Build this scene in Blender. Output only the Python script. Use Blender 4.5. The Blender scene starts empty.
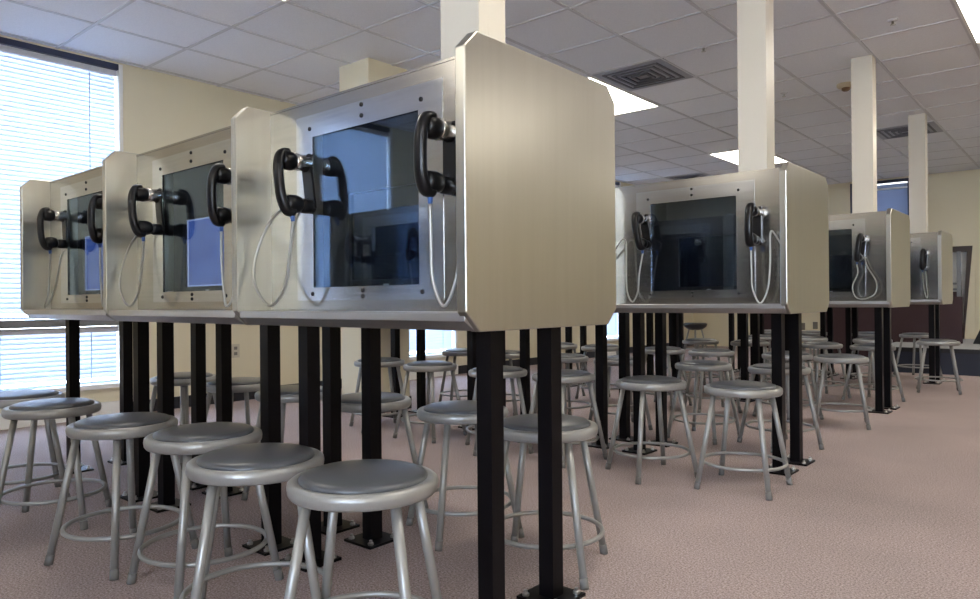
import bpy, bmesh, math, random
from mathutils import Vector, Matrix

random.seed(7)
S = bpy.context.scene
C = S.collection
PI = math.pi

# ------------------------------------------------------------------ materials
def mat(name, color=(.5, .5, .5), rough=.5, metal=0.0, spec=.5):
    m = bpy.data.materials.new(name); m.use_nodes = True
    b = m.node_tree.nodes['Principled BSDF']
    b.inputs['Base Color'].default_value = (*color, 1)
    b.inputs['Roughness'].default_value = rough
    b.inputs['Metallic'].default_value = metal
    b.inputs['Specular IOR Level'].default_value = spec
    return m, m.node_tree, b

def noise(nt, scale, vec_scale=(1, 1, 1), detail=3, rough=.5, coord='Object'):
    tc = nt.nodes.new('ShaderNodeTexCoord')
    mp = nt.nodes.new('ShaderNodeMapping'); mp.inputs['Scale'].default_value = vec_scale
    nz = nt.nodes.new('ShaderNodeTexNoise'); nz.inputs['Scale'].default_value = scale
    nz.inputs['Detail'].default_value = detail; nz.inputs['Roughness'].default_value = rough
    nt.links.new(tc.outputs[coord], mp.inputs[0]); nt.links.new(mp.outputs[0], nz.inputs[0])
    return nz

def ramp(nt, src, stops):
    r = nt.nodes.new('ShaderNodeValToRGB')
    e = r.color_ramp.elements
    while len(e) < len(stops): e.new(.5)
    for el, (p, c) in zip(e, stops):
        el.position = p; el.color = (*c, 1) if len(c) == 3 else c
    nt.links.new(src, r.inputs[0]); return r

def bump(nt, b, src, strength, dist=.01):
    bp = nt.nodes.new('ShaderNodeBump'); bp.inputs['Strength'].default_value = strength
    bp.inputs['Distance'].default_value = dist
    nt.links.new(src, bp.inputs['Height']); nt.links.new(bp.outputs[0], b.inputs['Normal'])

def brushed(name, c0, c1, r0, r1, streak=(28, 28, 1.2), bstr=.02):
    m, nt, b = mat(name, c0, .3, 1.0)
    nz = noise(nt, 1.0, streak, 4, .6)
    r = ramp(nt, nz.outputs['Fac'], [(.3, c0), (.7, c1)])
    nt.links.new(r.outputs[0], b.inputs['Base Color'])
    mr = nt.nodes.new('ShaderNodeMapRange'); mr.inputs['To Min'].default_value = r0; mr.inputs['To Max'].default_value = r1
    nt.links.new(nz.outputs['Fac'], mr.inputs['Value']); nt.links.new(mr.outputs[0], b.inputs['Roughness'])
    bump(nt, b, nz.outputs['Fac'], bstr, .002)
    return m

M = {}
M['panel_steel'] = brushed('brushed_steel_panel', (.51, .50, .455), (.545, .535, .49), .26, .33)
M['face_steel'] = brushed('polished_steel_face', (.40, .385, .36), (.45, .435, .41), .17, .24, (3, 70, 70), .01)
M['plate_steel'] = brushed('satin_steel_plate', (.50, .51, .53), (.56, .57, .59), .12, .19, (3, 70, 70), .01)
M['tray_steel'] = brushed('steel_tray', (.58, .58, .58), (.64, .64, .64), .32, .42, (3, 70, 70), .01)
M['chrome'] = mat('chrome', (.60, .58, .54), .24, 1)[0]
M['cord_steel'] = mat('armoured_cord', (.45, .45, .42), .4, .8)[0]
M['black_plastic'] = mat('black_plastic', (.005, .005, .006), .28, 0, .35)[0]
M['blue_plastic'] = mat('blue_plastic', (.05, .12, .35), .4)[0]
M['post_black'] = mat('black_powder_coat', (.004, .0035, .0045), .35, 0, .12)[0]
M['bolt'] = mat('zinc_bolt', (.6, .6, .58), .3, 1)[0]
M['inside'] = mat('dark_interior', (.012, .012, .014), .6)[0]
M['bezel'] = mat('monitor_bezel', (.014, .014, .016), .35)[0]
M['screen_off'] = mat('screen_off', (.006, .008, .014), .15)[0]

m, nt, b = mat('lit_display', (.02, .03, .08), .2)
nz = noise(nt, 13.0, (1, 1, 1), 3, .6)
r = ramp(nt, nz.outputs['Fac'], [(.35, (.045, .10, .42)), (.62, (.09, .18, .58)), (.75, (.25, .36, .75))])
nt.links.new(r.outputs[0], b.inputs['Emission Color']); b.inputs['Emission Strength'].default_value = .38
M['screen_on'] = m
m, nt, b = mat('display_border', (.1, .12, .2), .3); b.inputs['Emission Color'].default_value = (.35, .45, .75, 1); b.inputs['Emission Strength'].default_value = .5
M['screen_edge'] = m

# glass pane of the kiosk
m = bpy.data.materials.new('pane_glass'); m.use_nodes = True; nt = m.node_tree; nt.nodes.clear()
out = nt.nodes.new('ShaderNodeOutputMaterial'); mix = nt.nodes.new('ShaderNodeMixShader')
tr = nt.nodes.new('ShaderNodeBsdfTransparent'); tr.inputs[0].default_value = (.80, .82, .85, 1)
gl = nt.nodes.new('ShaderNodeBsdfGlossy'); gl.inputs['Roughness'].default_value = .015
gl.inputs['Color'].default_value = (.62, .80, 1, 1)
lw = nt.nodes.new('ShaderNodeLayerWeight'); lw.inputs['Blend'].default_value = .5
pw = nt.nodes.new('ShaderNodeMath'); pw.operation = 'POWER'; pw.inputs[1].default_value = 4.0
ma = nt.nodes.new('ShaderNodeMath'); ma.operation = 'MULTIPLY_ADD'; ma.inputs[1].default_value = .8; ma.inputs[2].default_value = .085
nt.links.new(lw.outputs['Facing'], pw.inputs[0]); nt.links.new(pw.outputs[0], ma.inputs[0])
nt.links.new(ma.outputs[0], mix.inputs[0]); nt.links.new(tr.outputs[0], mix.inputs[1]); nt.links.new(gl.outputs[0], mix.inputs[2])
nt.links.new(mix.outputs[0], out.inputs[0]); M['pane'] = m

# window glass
m = bpy.data.materials.new('window_glass'); m.use_nodes = True; nt = m.node_tree; nt.nodes.clear()
out = nt.nodes.new('ShaderNodeOutputMaterial'); mix = nt.nodes.new('ShaderNodeMixShader'); mix.inputs[0].default_value = .06
tr = nt.nodes.new('ShaderNodeBsdfTransparent'); tr.inputs[0].default_value = (.95, .97, 1, 1)
gl = nt.nodes.new('ShaderNodeBsdfGlossy'); gl.inputs['Roughness'].default_value = .02
nt.links.new(tr.outputs[0], mix.inputs[1]); nt.links.new(gl.outputs[0], mix.inputs[2]); nt.links.new(mix.outputs[0], out.inputs[0])
M['window_glass'] = m

# translucent blind slats
m = bpy.data.materials.new('blind_slat'); m.use_nodes = True; nt = m.node_tree; nt.nodes.clear()
out = nt.nodes.new('ShaderNodeOutputMaterial'); mix = nt.nodes.new('ShaderNodeMixShader'); mix.inputs[0].default_value = .6
df = nt.nodes.new('ShaderNodeBsdfDiffuse'); df.inputs[0].default_value = (.72, .73, .74, 1)
tl = nt.nodes.new('ShaderNodeBsdfTranslucent'); tl.inputs[0].default_value = (.47, .53, .63, 1)
nt.links.new(df.outputs[0], mix.inputs[1]); nt.links.new(tl.outputs[0], mix.inputs[2]); nt.links.new(mix.outputs[0], out.inputs[0])
M['slat'] = m
m = m.copy(); m.name = 'blue_shade'; M['shade'] = m
for n_ in m.node_tree.nodes:
    if n_.type == 'BSDF_DIFFUSE': n_.inputs[0].default_value = (.42, .47, .58, 1)
    if n_.type == 'BSDF_TRANSLUCENT': n_.inputs[0].default_value = (.13, .15, .20, 1)
M['headrail'] = mat('headrail', (.55, .55, .60), .5)[0]

def stool_paint():
    m, nt, b = mat('grey_stool_paint', (.31, .31, .30), .34, .4)
    return m
M['stool_grey'] = stool_paint()
m, nt, b = mat('grey_vinyl', (.075, .08, .09), .30)
nz = noise(nt, 60, (1, 1, 1), 3); bump(nt, b, nz.outputs['Fac'], .05, .001); M['vinyl'] = m
M['black_vinyl'] = mat('black_vinyl', (.012, .012, .013), .4)[0]
M['rubber'] = mat('leg_tip', (.16, .155, .15), .7)[0]

# carpet
m, nt, b = mat('mauve_speckled_carpet', (.2, .15, .15), .95, 0, .1)
n1 = noise(nt, 150, (1, 1, 1), 4, .8); n2 = noise(nt, 1.3, (1, 1, 1), 3)
r1 = ramp(nt, n1.outputs['Fac'], [(.34, (.15, .11, .11)), (.5, (.36, .29, .28)), (.66, (.60, .52, .505))])
r2 = ramp(nt, n2.outputs['Fac'], [(.3, (.88, .88, .88)), (.7, (1.08, 1.06, 1.06))])
mx = nt.nodes.new('ShaderNodeMixRGB'); mx.blend_type = 'MULTIPLY'; mx.inputs[0].default_value = 1
nt.links.new(r1.outputs[0], mx.inputs[1]); nt.links.new(r2.outputs[0], mx.inputs[2]); nt.links.new(mx.outputs[0], b.inputs['Base Color'])
bump(nt, b, n1.outputs['Fac'], .12, .004); M['carpet'] = m
# ceiling tile
m, nt, b = mat('ceiling_tile', (.6, .6, .62), .9, 0, .2)
n1 = noise(nt, 130, (1, 1, 1), 4, .7)
r1 = ramp(nt, n1.outputs['Fac'], [(.35, (.78, .79, .83)), (.6, (.85, .86, .90))])
nt.links.new(r1.outputs[0], b.inputs['Base Color']); bump(nt, b, n1.outputs['Fac'], .15, .003); M['tile'] = m
M['tbar'] = mat('ceiling_t_bar', (.60, .60, .63), .4)[0]
# walls
def paint(name, c, sc=.05):
    m, nt, b = mat(name, c, .75, 0, .3)
    nz = noise(nt, 90, (1, 1, 1), 3); bump(nt, b, nz.outputs['Fac'], sc, .003); return m
M['cream'] = paint('cream_wall_paint', (.72, .66, .50))
M['white'] = mat('white_trim', (.80, .80, .78), .5)[0]
M['pole'] = mat('ivory_pole', (.64, .60, .52), .4)[0]
M['baseboard'] = mat('black_vinyl_base', (.012, .013, .02), .5)[0]
M['maroon'] = paint('maroon_panel', (.048, .026, .030))
M['dark_frame'] = mat('dark_brown_frame', (.035, .02, .018), .5)[0]
M['navy'] = mat('navy_head', (.03, .04, .09), .5)[0]  # far window frame; also paints the shadow gap over left wall windows
M['grey_metal'] = mat('grey_metal', (.22, .23, .25), .45, .3)[0]
m, nt, b = mat('blue_grey_carpet', (.05, .055, .075), .95, 0, .1)
nz = noise(nt, 200, (1, 1, 1), 3); bump(nt, b, nz.outputs['Fac'], .3, .004); M['stage_side'] = m
M['stage_top'] = mat('stage_top', (.33, .34, .36), .5)[0]
M['black_edge'] = mat('black_nosing', (.01, .01, .012), .5)[0]
M['vent'] = mat('vent_grey', (.34, .35, .40), .5)[0]
M['vent_dark'] = mat('vent_slot', (.12, .125, .15), .6)[0]
M['beige'] = mat('beige_plastic', (.55, .47, .33), .5)[0]
M['brown'] = mat('brown_plastic', (.16, .08, .03), .5)[0]
M['outlet'] = mat('outlet_plate', (.55, .50, .40), .5)[0]
M['outlet_dark'] = mat('outlet_dark', (.18, .17, .15), .5)[0]
m, nt, b = mat('light_diffuser', (.8, .8, .8), .5)
b.inputs['Emission Color'].default_value = (1, .93, .80, 1); b.inputs['Emission Strength'].default_value = 6.0
M['diffuser'] = m

# ------------------------------------------------------------------ mesh helpers
def box(bm, x0, x1, y0, y1, z0, z1, mi=0, rot=None):
    v = [bm.verts.new((x, y, z)) for x in (x0, x1) for y in (y0, y1) for z in (z0, z1)]
    fs = [(0, 1, 3, 2), (4, 6, 7, 5), (0, 4, 5, 1), (2, 3, 7, 6), (0, 2, 6, 4), (1, 5, 7, 3)]
    for f in fs:
        fc = bm.faces.new([v[i] for i in f]); fc.material_index = mi
    if rot:
        bmesh.ops.transform(bm, matrix=rot, verts=v)
    return v

def prism(bm, pts, axis, a0, a1, mi=0):
    """pts: polygon in the two other axes; extruded along axis"""
    def mk(p, a):
        if axis == 0: return (a, p[0], p[1])
        if axis == 1: return (p[0], a, p[1])
        return (p[0], p[1], a)
    A = [bm.verts.new(mk(p, a0)) for p in pts]; B = [bm.verts.new(mk(p, a1)) for p in pts]
    n = len(pts)
    fs = [bm.faces.new(A), bm.faces.new(B[::-1])]
    for i in range(n): fs.append(bm.faces.new((A[i], B[i], B[(i + 1) % n], A[(i + 1) % n])))
    for f in fs: f.material_index = mi
    bmesh.ops.recalc_face_normals(bm, faces=fs)

def lathe(bm, prof, n=32, mi=0, mtx=None, smooth=True):
    rings = []
    allv = []
    for (r, z) in prof:
        if r < 1e-6:
            v = bm.verts.new((0, 0, z)); rings.append([v]); allv.append(v)
        else:
            rg = [bm.verts.new((r * math.cos(2 * PI * i / n), r * math.sin(2 * PI * i / n), z)) for i in range(n)]
            rings.append(rg); allv += rg
    fs = []
    for a, b2 in zip(rings, rings[1:]):
        for i in range(n):
            j = (i + 1) % n
            if len(a) == 1 and len(b2) == 1: continue
            if len(a) == 1: fs.append(bm.faces.new((a[0], b2[i], b2[j])))
            elif len(b2) == 1: fs.append(bm.faces.new((a[i], a[j], b2[0])))
            else: fs.append(bm.faces.new((a[i], a[j], b2[j], b2[i])))
    for f in fs: f.material_index = mi; f.smooth = smooth
    bmesh.ops.recalc_face_normals(bm, faces=fs)
    if mtx: bmesh.ops.transform(bm, matrix=mtx, verts=allv)

def tube(bm, pts, r, n=8, closed=False, mi=0, radii=None, flat=None):
    """sweep a circle (or ellipse: flat=(ru, rv)) along points"""
    P = [Vector(p) for p in pts]; N = len(P); rings = []
    prev = None
    for i in range(N):
        if closed: t = (P[(i + 1) % N] - P[i - 1])
        else: t = P[min(i + 1, N - 1)] - P[max(i - 1, 0)]
        t.normalize()
        if prev is None:
            u = t.cross(Vector((0, 0, 1)))
            if u.length < 1e-3: u = t.cross(Vector((1, 0, 0)))
            u.normalize()
        else:
            u = prev - t * prev.dot(t)
            u.normalize()
        prev = u; w = t.cross(u)
        rr = radii[i] if radii else r
        ru, rv = flat if flat else (rr, rr)
        rings.append([bm.verts.new(P[i] + u * ru * math.cos(2 * PI * k / n) + w * rv * math.sin(2 * PI * k / n)) for k in range(n)])
    fs = []
    m = N if closed else N - 1
    for i in range(m):
        a, b2 = rings[i], rings[(i + 1) % N]
        for k in range(n):
            fs.append(bm.faces.new((a[k], a[(k + 1) % n], b2[(k + 1) % n], b2[k])))
    if not closed:
        fs.append(bm.faces.new(rings[0][::-1])); fs.append(bm.faces.new(rings[-1]))
    for f in fs: f.smooth = True; f.material_index = mi
    bmesh.ops.recalc_face_normals(bm, faces=fs)

def spline(ctrl, sub=8):
    P = [Vector(p) for p in ctrl]; P = [P[0] * 2 - P[1]] + P + [P[-1] * 2 - P[-2]]
    o = []
    for i in range(1, len(P) - 2):
        for k in range(sub):
            t = k / sub; a, b2, c, d = P[i - 1:i + 3]
            o.append(.5 * ((2 * b2) + (c - a) * t + (2 * a - 5 * b2 + 4 * c - d) * t * t + (3 * b2 - a - 3 * c + d) * t ** 3))
    o.append(P[-2]); return o

def obj(name, bm, mats, parent=None, loc=(0, 0, 0), rotz=0, bevel=0, smooth=False):
    me = bpy.data.meshes.new(name)
    if bevel:
        bmesh.ops.bevel(bm, geom=[e for e in bm.edges if len(e.link_faces) == 2 and e.calc_face_angle(0) > .5], offset=bevel, segments=2, affect='EDGES', profile=.5)
    bm.to_mesh(me); bm.free()
    if not isinstance(mats, (list, tuple)): mats = [mats]
    for m in mats: me.materials.append(M[m])
    o = bpy.data.objects.new(name, me); C.objects.link(o)
    o.location = loc; o.rotation_euler.z = rotz
    if parent: o.parent = parent
    return o

def NB(): return bmesh.new()

def empty(name, loc=(0, 0, 0), rotz=0):
    o = bpy.data.objects.new(name, None); C.objects.link(o); o.location = loc; o.rotation_euler.z = rotz
    o.empty_display_size = .1; return o

def tag(o, label, cat, group=None):
    o['label'] = label; o['category'] = cat
    if group: o['group'] = group
    return o

def struct(o):
    o['kind'] = 'structure'; return o

def copy_tree(o, parent=None):
    c = o.copy(); C.objects.link(c)
    if parent: c.parent = parent
    for ch in list(o.children): copy_tree(ch, c)
    return c

def frame_bm(x0, x1, z0, z1, hx0, hx1, hz0, hz1, y0, y1):
    bm = NB()
    box(bm, x0, hx0, y0, y1, z0, z1); box(bm, hx1, x1, y0, y1, z0, z1)
    box(bm, hx0, hx1, y0, y1, z0, hz0); box(bm, hx0, hx1, y0, y1, hz1, z1); return bm
# ------------------------------------------------------------------ dimensions
HC = 2.85
XL, XR, YF, YB = -6.04, 4.2, -4.6, 13.2
MOD = .655

# ------------------------------------------------------------------ room shell
bm = NB(); box(bm, XL - .3, XR + .3, YF - .3, YB + .3, -.2, 0); struct(obj('floor', bm, 'carpet'))
bm = NB(); box(bm, XL - .3, XR + .3, YF - .3, YB + .3, HC, HC + .2, 0)
xs = [-1.385 + MOD * k for k in range(-7, 9)]; ys = [2.04 + MOD * k for k in range(-10, 18)]
xs = [x for x in xs if XL < x < XR]; ys = [y for y in ys if YF < y < YB]
for x in xs: box(bm, x - .012, x + .012, YF, YB, HC - .006, HC + .01, 1)
for y in ys: box(bm, XL, XR, y - .012, y + .012, HC - .0055, HC + .01, 1)
struct(obj('ceiling', bm, ['tile', 'tbar']))

# windows in left wall: (y0, y1)
WZ0, WZ1 = .25, 2.835
wins = [(-2.55, -1.47), (1.42, 2.52), (5.47, 6.47), (9.78, 10.46)]
bm = NB(); t = .25
y = YF - .3
for (a, b2) in wins:
    box(bm, XL - t, XL, y, a, 0, HC); box(bm, XL - t, XL, a, b2, 0, WZ0); box(bm, XL - t, XL, a, b2, WZ1, HC); y = b2
box(bm, XL - t, XL, y, YB + .3, 0, HC)
struct(obj('wall_left', bm, 'cream'))
# back wall with a window and an opening
bw = (-3.18, -2.32, .9, 2.82)
op = (-2.3, -1.50, .0, 1.66)
bm = NB()
box(bm, XL, bw[0], YB, YB + t, 0, HC); box(bm, bw[0], bw[1], YB, YB + t, bw[3], HC)
box(bm, bw[0], op[0], YB, YB + t, 0, bw[2]); box(bm, bw[1], op[0], YB, YB + t, bw[2], HC); box(bm, op[0], op[1], YB, YB + t, op[3], HC)
box(bm, op[1], XR, YB, YB + t, 0, HC)
struct(obj('wall_back', bm, 'cream'))
def holed(name, lo, hi, holes, z0, z1, mk):
    bm = NB(); a = lo
    for (p, q2) in holes:
        mk(bm, a, p, 0, HC); mk(bm, p, q2, 0, z0); mk(bm, p, q2, z1, HC); a = q2
    mk(bm, a, hi, 0, HC); return struct(obj(name, bm, 'cream'))
FH_ADDED = [(-.1, 1.9), (2.1, 4.1)]; RH = []  # front wall holes for two unseen windows added to raise the daylight
holed('wall_right', YF - .3, YB + .3, RH, .9, 2.6, lambda bm, p, q2, z0, z1: box(bm, XR, XR + t, p, q2, z0, z1))
holed('wall_front', XL, XR, FH_ADDED, .9, 2.6, lambda bm, p, q2, z0, z1: box(bm, p, q2, YF - t, YF, z0, z1))

# baseboards
bm = NB(); y = YF
for (a, b2) in wins: box(bm, XL, XL + .012, y, a, 0, .10); y = b2
box(bm, XL, XL + .012, y, YB, 0, .10); struct(obj('baseboard_left', bm, 'baseboard'))
bm = NB()
for (a, b2) in wins: box(bm, XL, XL + .02, a, b2, 0, .12)
struct(obj('trim_1', bm, 'white'))

def blind(name, y0, y1, z0, z1, x, label, tilt, pitch=.045, axis=0):
    b = tag(empty(name, (x, (y0 + y1) / 2, z0) if axis == 0 else ((y0 + y1) / 2, x, z0)), label, 'window blind', 'venetian blinds on the windows')
    if axis == 1: b.rotation_euler.z = -PI / 2
    w = (y1 - y0) / 2; h = z1 - z0
    bm = NB(); box(bm, -.022, .022, -w, w, h - .045, h); obj('headrail', bm, 'headrail', b, bevel=.003)
    bm = NB(); z = h - .06
    while z > .04:
        rm = Matrix.Translation((0, 0, z)) @ Matrix.Rotation(tilt, 4, 'Y')
        box(bm, -.024, .024, -w + .005, w - .005, -.0009, .0009, 0, rm); z -= pitch
    obj('slats', bm, 'slat', b)
    bm = NB(); box(bm, -.02, .02, -w + .004, w - .004, .0, .018); obj('bottom_rail', bm, 'slat', b, bevel=.003)
    for s in (-.3, .3):
        bm = NB(); box(bm, .0235, .0245, s * 2 * w - .004, s * 2 * w + .004, .01, h - .04); obj('ladder_tape', bm, 'slat', b)
    return b

wn = ['window behind the camera side of the room', 'large window at the left edge of the photo', 'window behind the pale column', 'farthest window of the left wall']
for i, (a, b2) in enumerate(wins):
    w = struct(empty('window_%d' % (i + 1), (XL, (a + b2) / 2, 0)))
    hw = (b2 - a) / 2
    bm = NB()
    for s in (-1, 1): box(bm, -.2, .012, min(s * hw, s * (hw - .03)), max(s * hw, s * (hw - .03)), WZ0, WZ1)
    box(bm, -.2, .03, -hw, hw, WZ0 - .02, WZ0 + .015)
    o = obj('window_frame', bm, 'white', w)
    bm = NB(); box(bm, -.2, .004, -hw + .03, hw - .03, WZ1 - .045, WZ1); obj('window_head', bm, 'navy', w)  # navy strip paints the shadow gap between ceiling and window head
    bm = NB(); box(bm, -.17, .008, -hw + .03, hw - .03, .725, .785); obj('window_rail', bm, 'grey_metal', w)
    bm = NB(); box(bm, -.15, -.144, -hw + .03, hw - .03, WZ0, WZ1 - .04); obj('glass', bm, 'window_glass', w)
    blind('venetian_blind', a + .035, b2 - .035, .79, WZ1 - .048, XL - .045, 'upper white blind on the ' + wn[i], 1.12, .036)
    blind('venetian_blind', a + .035, b2 - .035, .27, .72, XL - .045, 'lower white blind on the ' + wn[i], 1.12, .036)

for i, (a, b2) in enumerate(FH_ADDED + RH):  # added windows, out of view, only to let in more daylight
    fr_ = i < len(FH_ADDED)
    w = struct(empty('window_%d' % (6 + i), ((a + b2) / 2, YF, 0) if fr_ else (XR, (a + b2) / 2, 0), 0 if fr_ else PI / 2))
    hw = (b2 - a) / 2; bm = frame_bm(-hw, hw, .9, 2.6, -hw + .05, hw - .05, .95, 2.55, -.15, .02)
    obj('window_frame', bm, 'white', w)
    bm = NB(); box(bm, -hw + .05, hw - .05, -.1, -.095, .95, 2.55); obj('glass', bm, 'window_glass', w)
# back wall window
w = struct(empty('window_5', ((bw[0] + bw[1]) / 2, YB, 0))); hw = (bw[1] - bw[0]) / 2
bm = NB()
box(bm, -hw - .03, -hw + .04, -.012, .2, bw[2], bw[3]); box(bm, hw - .04, hw, -.012, .2, bw[2], bw[3])
box(bm, -hw, hw, -.012, .2, bw[3] - .05, bw[3]); box(bm, -hw, hw, -.02, .2, bw[2], bw[2] + .04)
obj('window_frame', bm, 'navy', w)
bm = NB(); box(bm, -hw, hw, .14, .146, bw[2], bw[3]); obj('glass', bm, 'window_glass', w)
b = tag(empty('roller_shade', ((bw[0] + bw[1]) / 2, YB + .05, bw[3] - .1)), 'bluish roller shade in the dark-framed far window behind the ivory poles', 'window shade')
bm = NB(); box(bm, -hw + .045, hw - .045, -.001, .001, -1.75, .035); obj('shade_cloth', bm, 'shade', b)
bm = NB(); box(bm, -hw + .045, hw - .045, -.02, -.002, -.05, -.025); obj('shade_rail', bm, 'white', b)

# opening at the far right of the back wall (dark frame with a slanted jamb, grey mullion)
w = struct(empty('door_1', (0, YB, 0)))
bm = NB()
prism(bm, [(-1.645, .0), (-1.565, 1.60), (-2.3, 1.60), (-2.3, 1.68), (-1.49, 1.68), (-1.63, .0)], 1, -.035, .22)
obj('door_frame', bm, 'dark_frame', w)
bm = NB(); prism(bm, [(-1.63, 0), (-1.49, 1.68), (-1.46, 1.68), (-1.46, 0)], 1, -.02, .0); obj('door_jamb', bm, 'cream', w)
bm = NB(); box(bm, -1.70, -1.645, -.03, .03, 0, 1.60); obj('mullion', bm, 'grey_metal', w)
bm = NB(); box(bm, -2.3, -1.70, .1, .14, .0, .98); obj('door_panel', bm, 'maroon', w)
bm = NB(); box(bm, -2.3, -1.70, .02, .05, 1.0, 1.03); box(bm, -2.3, -1.70, .02, .05, 1.09, 1.12); obj('door_bar', bm, 'grey_metal', w)
bm = NB(); box(bm, -2.3, -1.5, .22, .25, .0, 1.68); obj('door_backing', bm, 'white', w)

# structural column at the end of the second row
bm = NB(); box(bm, -4.81, -4.44, 3.75, 4.17, 0, HC); o = struct(obj('wall_column', bm, 'cream'))
bm = NB(); box(bm, -4.82, -4.43, 3.74, 4.18, 0, .1); struct(obj('baseboard_column', bm, 'baseboard'))

# maroon dado on the far wall, left part
bm = NB(); box(bm, -4.9, -4.35, YB - .03, YB, 0, .85); struct(obj('trim_2', bm, 'maroon'))

# ------------------------------------------------------------------ ceiling lights
def make_light():
    L = empty('ceiling_light')
    bm = NB(); a, b2 = MOD / 2 - .006, MOD - .006
    for s in (-1, 1):
        box(bm, min(s * a, s * (a - .02)), max(s * a, s * (a - .02)), -b2, b2, -.008, .004)
        box(bm, -a, a, min(s * b2, s * (b2 - .02)), max(s * b2, s * (b2 - .02)), -.008, .004)
    obj('light_frame', bm, 'white', L)
    bm = NB(); box(bm, -a + .02, a - .02, -b2 + .02, b2 - .02, -.006, .004); obj('diffuser', bm, 'diffuser', L)
    return L
proto = None
lx = [-4.005 + MOD / 2 + 3.275 * k for k in range(3)]
ly = [2.04 - MOD + MOD + 3.93 * k for k in (-1, 0, 1, 2)]
lab = {(0, 2): 'lit ceiling panel behind the nearest big end panel, beside the grey air vent', (0, 3): 'lit ceiling panel behind the pole of the second row',
       (1, 2): 'lit ceiling panel at the upper right corner of the photo'}
for i, x in enumerate(lx):
    for j, y in enumerate(ly):
        L = make_light() if proto is None else copy_tree(proto)
        proto = proto or L
        L.location = (x, y, HC - .006)
        col = ['left', 'middle', 'right'][i]; rw = ['behind the camera', 'level with the front kiosk row', 'between second and third kiosk rows', 'above the farthest kiosk row'][j]
        tag(L, lab.get((i, j), 'lit ceiling panel, %s line, %s' % (col, rw)), 'ceiling light', 'fluorescent ceiling panels')

def vent(cx, cy, label):
    V = tag(empty('ceiling_vent', (cx, cy, HC - .006)), label, 'air vent', 'ceiling air vents'); a = MOD / 2 - .01
    bm = NB(); box(bm, -a, a, -a, a, -.004, .004); obj('vent_plate', bm, 'vent', V)
    for k in range(4):
        r0 = .26 - k * .06
        bm = NB(); r1 = r0 - .022
        for s in (-1, 1):
            box(bm, min(s * r0, s * r1), max(s * r0, s * r1), -r0, r0, -.010 - .003 * k, -.003)
            box(bm, -r1, r1, min(s * r0, s * r1), max(s * r0, s * r1), -.010 - .003 * k, -.003)
        obj('louvre', bm, 'vent_dark', V)
vent(-3.018, 5.637, 'square grey ceiling air diffuser beside the lit panel behind the nearest kiosk')
vent(-1.712, 9.573, 'square dark air diffuser in the ceiling behind the farthest pole')
vent(-4.98, 10.88, 'dark bluish ceiling vent just above the left part of the second-row kiosk')

def sprink(x, y, label):
    T = tag(empty('ceiling_sprinkler', (x, y, HC)), label, 'sprinkler', 'ceiling sprinklers')
    bm = NB(); lathe(bm, [(0, -.008), (.03, -.008), (.035, 0), (.03, .004)], 20); obj('escutcheon', bm, 'tbar', T)
    bm = NB(); lathe(bm, [(.008, 0), (.008, -.03), (.018, -.034), (.018, -.037), (0, -.038)], 12); obj('deflector', bm, 'bolt', T)
sprink(-2.33, 5.32, 'small sprinkler head in the ceiling left of the second-row pole')
sprink(-2.28, 7.02, 'small sprinkler head in the ceiling right of the second-row pole')
sprink(-1.10, 5.69, 'small round sprinkler in the ceiling near the upper right light panel')
T = tag(empty('smoke_detector', (-1.76, 7.11, HC)), 'beige smoke detector with brown centre on ceiling left of the third-row pole', 'smoke detector')
bm = NB(); lathe(bm, [(.075, 0), (.075, -.02), (.06, -.035), (0, -.036)], 28); obj('detector_base', bm, 'beige', T)
bm = NB(); lathe(bm, [(.035, -.036), (.035, -.055), (.02, -.065), (0, -.066)], 20); obj('detector_lens', bm, 'brown', T)

# ------------------------------------------------------------------ kiosks
Wm, YD = 1.066, .714
ZB, ZT = .822, 1.574
FY = .135              # face set back from the panel front
# local frame: x from right module edge (0) to -Wm, y from 0 (front of panels) to YD
def panel_bm(x0, x1):
    ct, cb = .046, .05
    pts = [(0, ZT - ct), (ct, ZT), (YD - ct, ZT), (YD, ZT - ct), (YD, ZB + cb), (YD - cb, ZB), (cb, ZB), (0, ZB + cb)]
    bm = NB(); prism(bm, pts, 0, x0, x1); return bm
SX0, SX1, SZ0, SZ1 = -.802, -.302, .948, 1.446     # screen window
PX0, PX1, PZ0, PZ1 = -.893, -.205, .905, 1.520     # raised plate
ME = {}
def child(name, key, maker, mats, parent, bevel=0, loc=(0, 0, 0), rot=0):
    """share one mesh between repeats"""
    if key not in ME:
        o = obj(name, maker(), mats, parent, loc, rot, bevel); ME[key] = o.data; return o
    o = bpy.data.objects.new(name, ME[key]); C.objects.link(o); o.location = loc; o.rotation_euler.z = rot; o.parent = parent; return o

def b_(f):
    bm = NB(); f(bm); return bm
def face_ring(bm):
    box(bm, 0, 0, 0, 0, 0, 0)
def screw_bm():
    bm = NB(); lathe(bm, [(.007, 0), (.007, -.002), (.004, -.004), (0, -.0042)], 12, mtx=Matrix.Rotation(-PI / 2, 4, 'X')); return bm
def cradle_bm():
    bm = NB()
    box(bm, -.024, .024, -.008, 0, -.085, .100)
    # chrome hook for the earpiece
    lathe(bm, [(.0, -.004), (.026, -.004), (.030, .0), (.026, .03), (.030, .052), (.022, .056), (0, .056)], 20, 1,
          Matrix.Translation((0, 0, .072)) @ Matrix.Rotation(PI / 2, 4, 'X'))
    # hook switch rest
    lathe(bm, [(0, 0), (.024, 0), (.024, .035), (.018, .05), (0, .05)], 18, 0, Matrix.Translation((0, 0, -.075)) @ Matrix.Rotation(PI / 2, 4, 'X'))
    return bm
TL, TR_ = math.radians(9), math.radians(-1)
HX = (-.815, -.170)
HZ = 1.288

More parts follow.
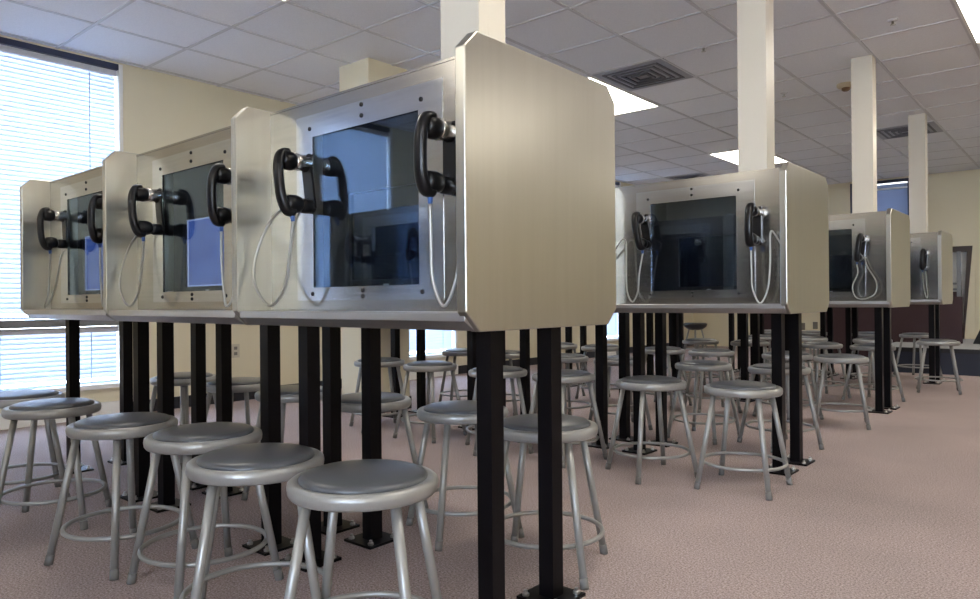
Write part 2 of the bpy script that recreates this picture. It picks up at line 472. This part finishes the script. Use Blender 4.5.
def make_side(K, back, lit, hdx=(0, 0), hdz=(0, 0), tls=(TL, TR_)):
    """face panel, plate, glass, monitor, cradles on one side"""
    F = empty('tmp')
    bpy.data.objects.remove(F)
    rot = PI if back else 0
    def L(x=0, y=0, z=0): return (-Wm - x, YD - y, z) if back else (x, y, z)
    kw = dict(loc=L(), rot=rot)
    child('face_panel', 'face', lambda: frame_bm(-Wm + .014, -.014, .87, 1.566, SX0 - .03, SX1 + .03, SZ0 - .015, SZ1 + .03, FY, FY + .02), 'face_steel', K, 0, **kw)
    pl = child('screen_plate', 'plate', lambda: frame_bm(PX0, PX1, PZ0, PZ1, SX0, SX1, SZ0, SZ1, FY - .002, FY + .0005), 'plate_steel', K, 0, **kw)
    if not back:
        for (x, z) in ((PX0 + .075, PZ1 - .045), (PX1 - .085, PZ1 - .045), (-.552, PZ1 - .012), (-.552, PZ1 - .046), (PX0 + .085, PZ0 + .022), (PX1 - .085, PZ0 + .022), (-.552, PZ0 + .03), (-.552, PZ0 + .012)):
            child('screw', 'screw', screw_bm, 'inside', pl, 0, (x, FY - .002, z))
    def glass():
        bm = NB(); box(bm, SX0 - .01, SX1 + .01, FY + .003, FY + .008, SZ0 - .01, SZ1 + .01); return bm
    child('screen_glass', 'glass', glass, 'pane', K, 0, **kw)
    def backing():
        bm = NB(); box(bm, SX0 - .03, SX1 + .03, FY + .06, FY + .068, SZ0 - .02, SZ1 + .03); return bm
    child('backing_board', 'backing', backing, 'inside', K, 0, **kw)
    mx = -.465
    def mon():
        return frame_bm(mx - .20, mx + .20, .935, 1.272, mx - .176, mx + .176, .968, 1.243, FY + .018, FY + .055)
    mo = child('monitor', 'monitor', mon, 'bezel', K, 0, **kw)
    def disp():
        bm = NB(); box(bm, mx - .176, mx + .176, FY + .028, FY + .05, .968, 1.243); return bm
    def edge():
        bm = frame_bm(mx - .176, mx + .176, .968, 1.243, mx - .171, mx + .171, .974, 1.239, FY + .0255, FY + .0285); return bm
    d = child('display', 'disp_on' if lit else 'disp', disp, 'screen_on' if lit else 'screen_off', mo)
    if lit:
        d['label'] = 'lit blue display'
        child('display_border', 'edge', edge, 'screen_edge', mo)
    def led():
        bm = NB(); box(bm, mx - .012, mx + .012, FY + .016, FY + .0185, .949, .954); return bm
    child('maker_badge', 'led', led, 'bolt', mo)
    for x, tl, dx_, dz_ in zip(HX, tls, hdx, hdz):
        c = child('phone_cradle', 'cradle', cradle_bm, ['black_plastic', 'chrome'], K, 0, L(x + dx_, FY - .005, HZ + dz_), rot)
        c.rotation_euler = (0, -tl if not back else tl, rot)

def tray_bm():
    pts = [(.010, .872), (.010, .849), (.048, .824), (YD - .048, .824), (YD - .010, .849), (YD - .010, .872)]
    bm = NB(); prism(bm, pts, 0, -Wm + .016, -.016); return bm
def top_bm():
    bm = NB(); box(bm, -Wm + .015, -.015, FY - .002, YD - FY + .002, 1.560, 1.567); return bm
def post_bm():
    bm = NB(); box(bm, -.026, .026, -.026, .026, .008, .826); return bm
def base_bm():
    bm = NB(); box(bm, -.075, .075, -.075, .075, 0, .009)
    for sx in (-1, 1):
        for sy in (-1, 1):
            lathe(bm, [(.011, .009), (.011, .016), (.006, .019), (.006, .026), (0, .027)], 8, 1, Matrix.Translation((sx * .055, sy * .055, 0)), smooth=False)
    return bm

def kiosk(xr, yf, label, end=None, lit=False, pxo=-.095, hdx=(0, 0), hdz=(0, 0), tls=(TL, TR_)):
    K = tag(empty('visitation_kiosk', (xr, yf, 0)), label, 'kiosk', 'steel visitation kiosks in rows')
    for side in ('r', 'l'):
        thick = .034 if end == side else .016
        x0, x1 = (-.016, -.016 + thick) if side == 'r' else (-Wm + .016 - thick, -Wm + .016)
        if end == side == 'r': x0, x1 = -.034, 0.0
        child('side_panel', 'side' + side + str(thick), lambda: panel_bm(x0, x1), 'panel_steel', K, .0035)
    child('tray', 'tray', tray_bm, 'tray_steel', K, .002)
    child('top_cover', 'top', top_bm, 'face_steel', K, 0)
    make_side(K, False, lit, hdx, hdz, tls); make_side(K, True, False)
    for x in (pxo, -.920):
        for y in (YD / 2 - .16, YD / 2 + .118):
            p = child('post', 'post', post_bm, 'post_black', K, .004, (x, y, 0))
            child('base_plate', 'base', base_bm, ['post_black', 'bolt'], p)
    return K

# handset: origin on the face, -y towards the sitter
def handset(loc, tilt, label, cord, flip=False):
    H = tag(empty('telephone_handset', loc), label, 'telephone handset', 'black telephone handsets on the kiosks')
    # tilt is applied to the grip pieces only through the parent of each mesh
    def gm():
        bm = NB()
        pts = spline([(0, -.080, .100), (0, -.104, .094), (0, -.119, .055), (0, -.122, 0), (0, -.119, -.055), (0, -.104, -.094), (0, -.080, -.100)], 5)
        tube(bm, pts, .016, 12, flat=(.021, .015))
        return bm
    def ear():
        bm = NB(); lathe(bm, [(0, .108), (.022, .106), (.0285, .100), (.031, .075), (.027, .060), (.020, .055), (0, .053)], 24, 0, Matrix.Translation((0, 0, .072)) @ Matrix.Rotation(PI / 2, 4, 'X')); return bm
    def mouth():
        bm = NB(); lathe(bm, [(0, .108), (.022, .106), (.0285, .100), (.031, .075), (.027, .056), (.020, .050), (0, .048)], 24, 0, Matrix.Translation((0, 0, -.072)) @ Matrix.Rotation(PI / 2, 4, 'X')); return bm
    def relief():
        bm = NB(); lathe(bm, [(.0085, 0), (.008, -.012), (.006, -.03), (0, -.031)], 12, 0, Matrix.Translation((0, -.085, -.100))); return bm
    for nm, key, mk, mt in (('grip', 'grip', gm, 'black_plastic'), ('earpiece', 'ear', ear, 'black_plastic'), ('mouthpiece', 'mouth', mouth, 'black_plastic'), ('strain_relief', 'relief', relief, 'blue_plastic')):
        c = child(nm, key, mk, mt, H); c.rotation_euler = (0, -tilt, 0)
    R_ = Matrix.Rotation(-tilt, 3, 'Y')
    st = R_ @ Vector((0, -.085, -.129))
    pts = [tuple(st)] + [tuple(p) for p in cord]
    bm = NB(); tube(bm, spline(pts, 8), .0048, 8); obj('cord', bm, 'cord_steel', H)
    return H

zt_ = .877 + .0 - HZ   # tray level relative to handset origin
def cordL(kind):
    # loops in handset frame: x right, y towards sitter negative, z up
    if kind == 'loop':       # big loop to the left and back behind the handset
        return [(.004, -.085, -.22), (-.025, -.088, -.34), (-.10, -.095, zt_ + .012), (-.185, -.095, -.33), (-.205, -.08, -.23), (-.16, -.05, -.11), (-.06, -.03, -.055), (-.03, -.012, -.05)]
    if kind == 'straight':
        return [(.006, -.085, -.22), (.004, -.09, -.33), (-.03, -.095, zt_ + .012), (-.05, -.07, zt_ + .03), (-.02, -.045, -.28), (.0, -.03, -.15), (.0, -.012, -.11)]
    if kind == 'peak':       # down to the tray, up, over to the side panel on the left
        return [(-.002, -.085, -.24), (-.012, -.085, -.34), (-.05, -.08, zt_ + .010), (-.09, -.07, -.34), (-.10, -.06, -.20), (-.105, -.05, -.07), (-.125, -.045, -.035), (-.16, -.045, -.07), (-.228, -.045, -.15)]
def cordR(kind):
    if kind == 'peak':
        return [(.0, -.085, -.24), (.005, -.085, -.33), (.04, -.08, zt_ + .010), (.075, -.07, -.33), (.085, -.06, -.20), (.082, -.05, -.07), (.09, -.045, -.035), (.115, -.045, -.07), (.150, -.045, -.13)]
    if kind == 'ring':
        return [(-.012, -.085, -.20), (-.05, -.085, -.30), (-.03, -.085, zt_ + .03), (.03, -.085, zt_ + .012), (.105, -.08, zt_ + .05), (.115, -.07, -.27), (.05, -.05, -.15), (.03, -.03, -.09), (.02, -.012, -.07)]
    if kind == 'straight':
        return [(.0, -.085, -.24), (.012, -.085, -.34), (.03, -.085, zt_ + .012), (.035, -.06, -.36), (.02, -.04, -.25), (.01, -.012, -.12)]

XR1 = [-1.180, -1.167, -1.200, -1.222]
YR = [1.300, 3.616, 6.075, 8.485]
rown = ['front row', 'second row', 'third row', 'farthest row']
klab = {(0, 0): 'nearest stainless steel kiosk with big blank end panel and window-reflecting screen',
        (0, 1): 'middle stainless steel kiosk of the front row, with lit blue monitor behind grey glass',
        (0, 2): 'stainless steel kiosk at the far left end of the front row against the window blinds',
        (1, 0): 'stainless steel kiosk with black square screen at the right end of the second row',
        (2, 0): 'stainless steel kiosk at the right end of the third row with hanging looped cord',
        (3, 0): 'smallest, farthest stainless steel kiosk at the right, beside the maroon panelling'}
pos = ['right-end', 'middle', 'left-end']
HDX = [(0, 0), (-.015, -.022), (0, -.06), (0, 0)]; HDZ = [(0, 0), (0, -.012), (0, 0), (0, 0)]
TLS = [(TL, TR_), (TL, TR_), (TL, -.14), (TL, -.05)]
for r in range(4):
    for k in range(3):
        xr = XR1[r] - Wm * k
        end = 'r' if k == 0 else ('l' if k == 2 else None)
        lit = (r == 0 and k in (1, 2))
        kiosk(xr, YR[r], klab.get((r, k), '%s stainless steel kiosk of the %s, mostly hidden by kiosks in front' % (pos[k], rown[r])), end, lit, [-.095, -.112, -.128, -.12][r], HDX[r], HDZ[r], TLS[r])
        if r == 0:
            kl, kr = ['loop', 'loop', 'straight'][k], ['peak', 'straight', 'straight'][k]
        else: kl, kr = 'peak', ['peak', 'peak', 'ring', 'straight'][r]
        nm = {(0, 0): 'nearest kiosk', (0, 1): 'middle kiosk of the front row', (0, 2): 'left-end kiosk of the front row'}.get((r, k), '%s kiosk of the %s' % (pos[k], rown[r]))
        for s, (x, tl, cd) in enumerate(zip(HX, (TL, TR_), (cordL(kl), cordR(kr)))):
            handset((xr + x + HDX[r][s], YR[r] + FY, HZ + HDZ[r][s]), TLS[r][s], 'black telephone handset %s of the screen on the %s' % ('left' if s == 0 else 'right', nm), cd)

# one more row stands behind the camera side; the front row's glass mirrors its far side
for k in range(3):
    kiosk(-1.18 - Wm * k, -1.16, 'stainless steel kiosk of the row mirrored in front-row screens, %s one' % pos[k], 'r' if k == 0 else ('l' if k == 2 else None), False)
    for s_, (x, tl, cd) in enumerate(zip(HX, (TL, TR_), (cordL('loop'), cordR('peak')))):
        if k == 2:
            h_ = handset((-1.18 - Wm * k - Wm - x, -1.16 + YD - FY, HZ), tl, 'black telephone handset mirrored in the nearest screen, %s one' % ('right' if s_ == 0 else 'left'), cd)
            h_.rotation_euler.z = PI
# ivory power poles standing on the right-end kiosks
pn = ['nearest ivory pole, rising from behind the big blank end panel', 'ivory pole standing on the right end kiosk of the second row', 'ivory pole on the third-row kiosk, left of the thinnest pole', 'thinnest, farthest ivory pole, on the kiosk at far right']
pole0 = None
for r in range(4):
    if pole0 is None:
        P = empty('power_pole')
        bm = NB(); box(bm, -.078, .078, -.062, .062, .004, HC - 1.567 - .004); obj('pole_shaft', bm, 'pole', P, bevel=.004)
        bm = NB(); box(bm, .0775, .0785, -.02, .02, .01, HC - 1.567 - .01); obj('cover_strip', bm, 'pole', P)
        bm = NB(); box(bm, -.082, .082, -.066, .066, 0, .02); obj('foot_collar', bm, 'pole', P, bevel=.002)
        pole0 = P
    else: P = copy_tree(pole0)
    P.location = ([-1.468, -1.44, -1.458, -1.481][r], YR[r] + YD / 2, 1.567)
    tag(P, pn[r], 'pole', 'ivory power poles up to the ceiling')

# ------------------------------------------------------------------ stools
def make_stool():
    T = empty('stool')
    bm = NB(); lathe(bm, [(0, 0.4441), (.160, 0.4441), (.172, 0.4452), (.177, 0.4514), (.179, 0.4650), (.177, 0.4755), (.171, 0.4802), (.163, 0.4812), (.155, 0.4786), (0, 0.4765)], 56)
    obj('seat_pan', bm, 'stool_grey', T)
    bm = NB(); lathe(bm, [(.152, 0.4765), (.153, 0.4828), (.148, 0.4891), (.135, 0.4932), (.10, 0.4979), (.05, 0.5006), (0, 0.5016)], 56)
    obj('seat_pad', bm, 'vinyl', T)
    for k in range(4):
        a = k * PI / 2; ca, sa = math.cos(a), math.sin(a)
        bm = NB()
        p0 = Vector((.145 * ca, .145 * sa, 0.4473)); p1 = Vector((.234 * ca, .234 * sa, .012))
        tube(bm, [p0, p0.lerp(p1, .5), p1], .0125, 14); l = obj('leg', bm, 'stool_grey', T)
        bm = NB(); p2 = Vector((.2365 * ca, .2365 * sa, 0)); tube(bm, [p0.lerp(p1, .95), p2 + Vector((0, 0, .0005))], .0138, 14); obj('foot_tip', bm, 'rubber', l)
    bm = NB(); rr = .190
    tube(bm, [(rr * math.cos(2 * PI * i / 56), rr * math.sin(2 * PI * i / 56), .122) for i in range(56)], .0078, 10, True); obj('foot_ring', bm, 'stool_grey', T)
    return T
stool0 = None
def stool(x, y, ang, label):
    global stool0
    T = make_stool() if stool0 is None else copy_tree(stool0)
    stool0 = stool0 or T
    T.location = (x, y, 0); T.rotation_euler.z = math.radians(ang)
    return tag(T, label, 'stool', 'round grey stools around the kiosks')
ordn = ['first', 'second', 'third', 'fourth', 'fifth', 'sixth']
def srow(items, where):
    for i, (x, y, a) in enumerate(items):
        stool(x, y, a, 'grey round padded stool, %s from the right %s' % (ordn[i], where))
stool(-1.350, 1.115, -11, 'nearest grey stool at the bottom of the photo, its round padded seat fully in view')
for (x, y, a, l) in [(-1.749, 1.075, 12, 'second grey stool from the camera, just left of the nearest stool'),
                     (-2.212, 1.171, 43, 'third grey stool from the camera along the near side of the front row'),
                     (-2.66, 1.105, -30, 'fourth grey stool from the camera along the near side of the front row'),
                     (-3.33, 1.10, 8, 'fifth grey stool from the camera, below the left-end kiosk of the front row'),
                     (-3.80, 1.12, 33, 'grey stool cut off by the left edge of the photo')]:
    stool(x, y, a, l)
srow([(-1.445, 1.985, -24), (-1.905, 2.07, 20), (-2.413, 2.03, 45), (-2.922, 1.996, 75), (-3.47, 2.03, 45), (-4.0, 2.0, 60)], 'on the far side of the front row')
srow([(-1.308, 3.40, -42), (-1.772, 3.36, 12), (-2.33, 3.38, 33), (-2.79, 3.35, 5), (-3.40, 3.38, 50), (-3.92, 3.39, 20)], 'on the near side of the second row')
srow([(-1.50, 4.48, 10), (-1.97, 4.45, 40), (-2.60, 4.46, 5), (-3.05, 4.44, 25), (-3.65, 4.46, 60), (-4.10, 4.47, 15)], 'on the far side of the second row')
srow([(-1.41, 5.50, -30), (-1.80, 5.56, 20), (-2.397, 5.565, 0), (-2.814, 5.556, 44), (-3.42, 5.56, 15), (-3.90, 5.58, 30)], 'on the near side of the third row')
srow([(-1.519, 6.93, 20), (-1.95, 6.96, 5), (-2.6, 6.95, 40), (-3.1, 6.94, 15)], 'on the far side of the third row')
srow([(-1.18, 7.95, -35), (-1.75, 7.98, 15), (-2.35, 7.97, 0), (-2.85, 7.96, 30)], 'on the near side of the farthest row')
srow([(-1.577, 9.27, 20), (-2.08, 9.28, 50), (-2.7, 9.27, 10), (-3.2, 9.28, 25)], 'on the far side of the farthest row')

# black cushioned stool far back
T = tag(empty('black_stool', (-4.75, 10.45, 0)), 'far stool with thick black rounded seat, seen below the second-row kiosk screen', 'stool')
bm = NB(); lathe(bm, [(0, .42), (.06, .422), (.12, .44), (.165, .475), (.18, .51), (.175, .525), (.15, .532), (0, .536)], 36); obj('cushion', bm, 'black_vinyl', T)
for k in range(4):
    a = k * PI / 2 + .4; bm = NB(); tube(bm, [(.09 * math.cos(a), .09 * math.sin(a), .44), (.2 * math.cos(a), .2 * math.sin(a), 0.001)], .012, 10); obj('leg', bm, 'stool_grey', T)
bm = NB(); tube(bm, [(.165 * math.cos(2 * PI * i / 40), .165 * math.sin(2 * PI * i / 40), .14) for i in range(40)], .007, 8, True); obj('foot_ring', bm, 'stool_grey', T)

# ------------------------------------------------------------------ low platform at the back
P = tag(empty('platform', (.3, 9.75, 0)), 'low blue-grey platform with black edge strip at back right behind the farthest stool', 'platform')
bm = NB(); box(bm, -2.4, 3.2, 0, 2.4, 0, .265); obj('platform_body', bm, 'stage_side', P)
bm = NB(); box(bm, -2.4, 3.2, -.02, .03, .25, .30); obj('edge_strip', bm, 'black_edge', P)
bm = NB(); box(bm, -2.4, 3.2, .03, 2.4, .265, .30); obj('platform_top', bm, 'stage_top', P)
P = tag(empty('partition', (-2.05, 10.9, 0)), 'low maroon partition panel on the platform, below and behind the farthest kiosks', 'partition')
bm = NB(); box(bm, -.0, .70, 0, .04, .30, .90); obj('panel', bm, 'maroon', P)
bm = NB(); box(bm, -.95, 0, 0, .04, 0.0, .90); obj('panel', bm, 'maroon', P)
P = tag(empty('equipment_case', (-.98, 11.0, .30)), 'small black case on the platform at the right edge of the photo', 'case')
bm = NB(); prism(bm, [(-.26, 0), (.2, 0), (.2, .24), (-.16, .24)], 1, -.12, .12); obj('case_body', bm, 'black_plastic', P, bevel=.008)
bm = NB(); tube(bm, spline([(-.06, 0, .238), (-.05, 0, .27), (.05, 0, .27), (.06, 0, .238)], 5), .008, 8); obj('case_handle', bm, 'black_plastic', P)

# wall outlets
def outlet(loc, rz, label, m1, m2):
    o = tag(empty('wall_outlet', loc, rz), label, 'outlet', 'wall outlets')
    bm = NB(); box(bm, 0, .007, -.04, .04, -.062, .062); obj('cover_plate', bm, m1, o, bevel=.002)
    for z in (-.025, .025):
        bm = NB(); box(bm, .006, .009, -.016, .016, z - .014, z + .014); obj('socket', bm, m2, o)
outlet((XL, 3.50, .46), 0, 'pale wall outlet low on the cream left wall, seen under the front row', 'outlet', 'outlet_dark')
outlet((-4.0, YB, .40), -PI / 2, 'left one of two small dark outlets on the far wall under the second-row panel', 'outlet_dark', 'outlet_dark')
outlet((-3.79, YB, .42), -PI / 2, 'right one of two small dark outlets on the far wall under the second-row panel', 'outlet_dark', 'outlet_dark')

# ------------------------------------------------------------------ world: pale sky above, bright ground below
W = bpy.data.worlds.new('sky'); S.world = W; W.use_nodes = True; nt = W.node_tree
bg = nt.nodes['Background']; tc = nt.nodes.new('ShaderNodeTexCoord'); sp = nt.nodes.new('ShaderNodeSeparateXYZ')
nt.links.new(tc.outputs['Generated'], sp.inputs[0])
mr = nt.nodes.new('ShaderNodeMapRange'); mr.inputs['From Min'].default_value = -1; mr.inputs['From Max'].default_value = 1
nt.links.new(sp.outputs['Z'], mr.inputs['Value'])
r = ramp(nt, mr.outputs[0], [(.40, (.95, .93, .82)), (.5, (.80, .88, 1.0)), (.75, (.50, .70, 1.0))])
nt.links.new(r.outputs[0], bg.inputs[0]); bg.inputs[1].default_value = 10.5

# ------------------------------------------------------------------ camera
yaw, pit, rol = math.radians(40.36), math.radians(.09), math.radians(-.48)
Fv = Vector((-math.sin(yaw) * math.cos(pit), math.cos(yaw) * math.cos(pit), math.sin(pit)))
R0 = Vector((math.cos(yaw), math.sin(yaw), 0)); U0 = R0.cross(Fv)
Rv = R0 * math.cos(rol) + U0 * math.sin(rol); Uv = -R0 * math.sin(rol) + U0 * math.cos(rol)
cam = bpy.data.cameras.new('camera'); co = bpy.data.objects.new('camera', cam); C.objects.link(co)
m3 = Matrix((Rv, Uv, -Fv)).transposed().to_4x4(); m3.translation = Vector((0, 0, .90)); co.matrix_world = m3
cam.sensor_width = 36; cam.lens = 718.7 * 36 / 980; cam.clip_start = .02
S.camera = co

S.view_settings.view_transform = 'Standard'; S.view_settings.look = 'None'; S.view_settings.gamma = 1
S.view_settings.use_curve_mapping = False
S.view_settings.exposure = 1.13
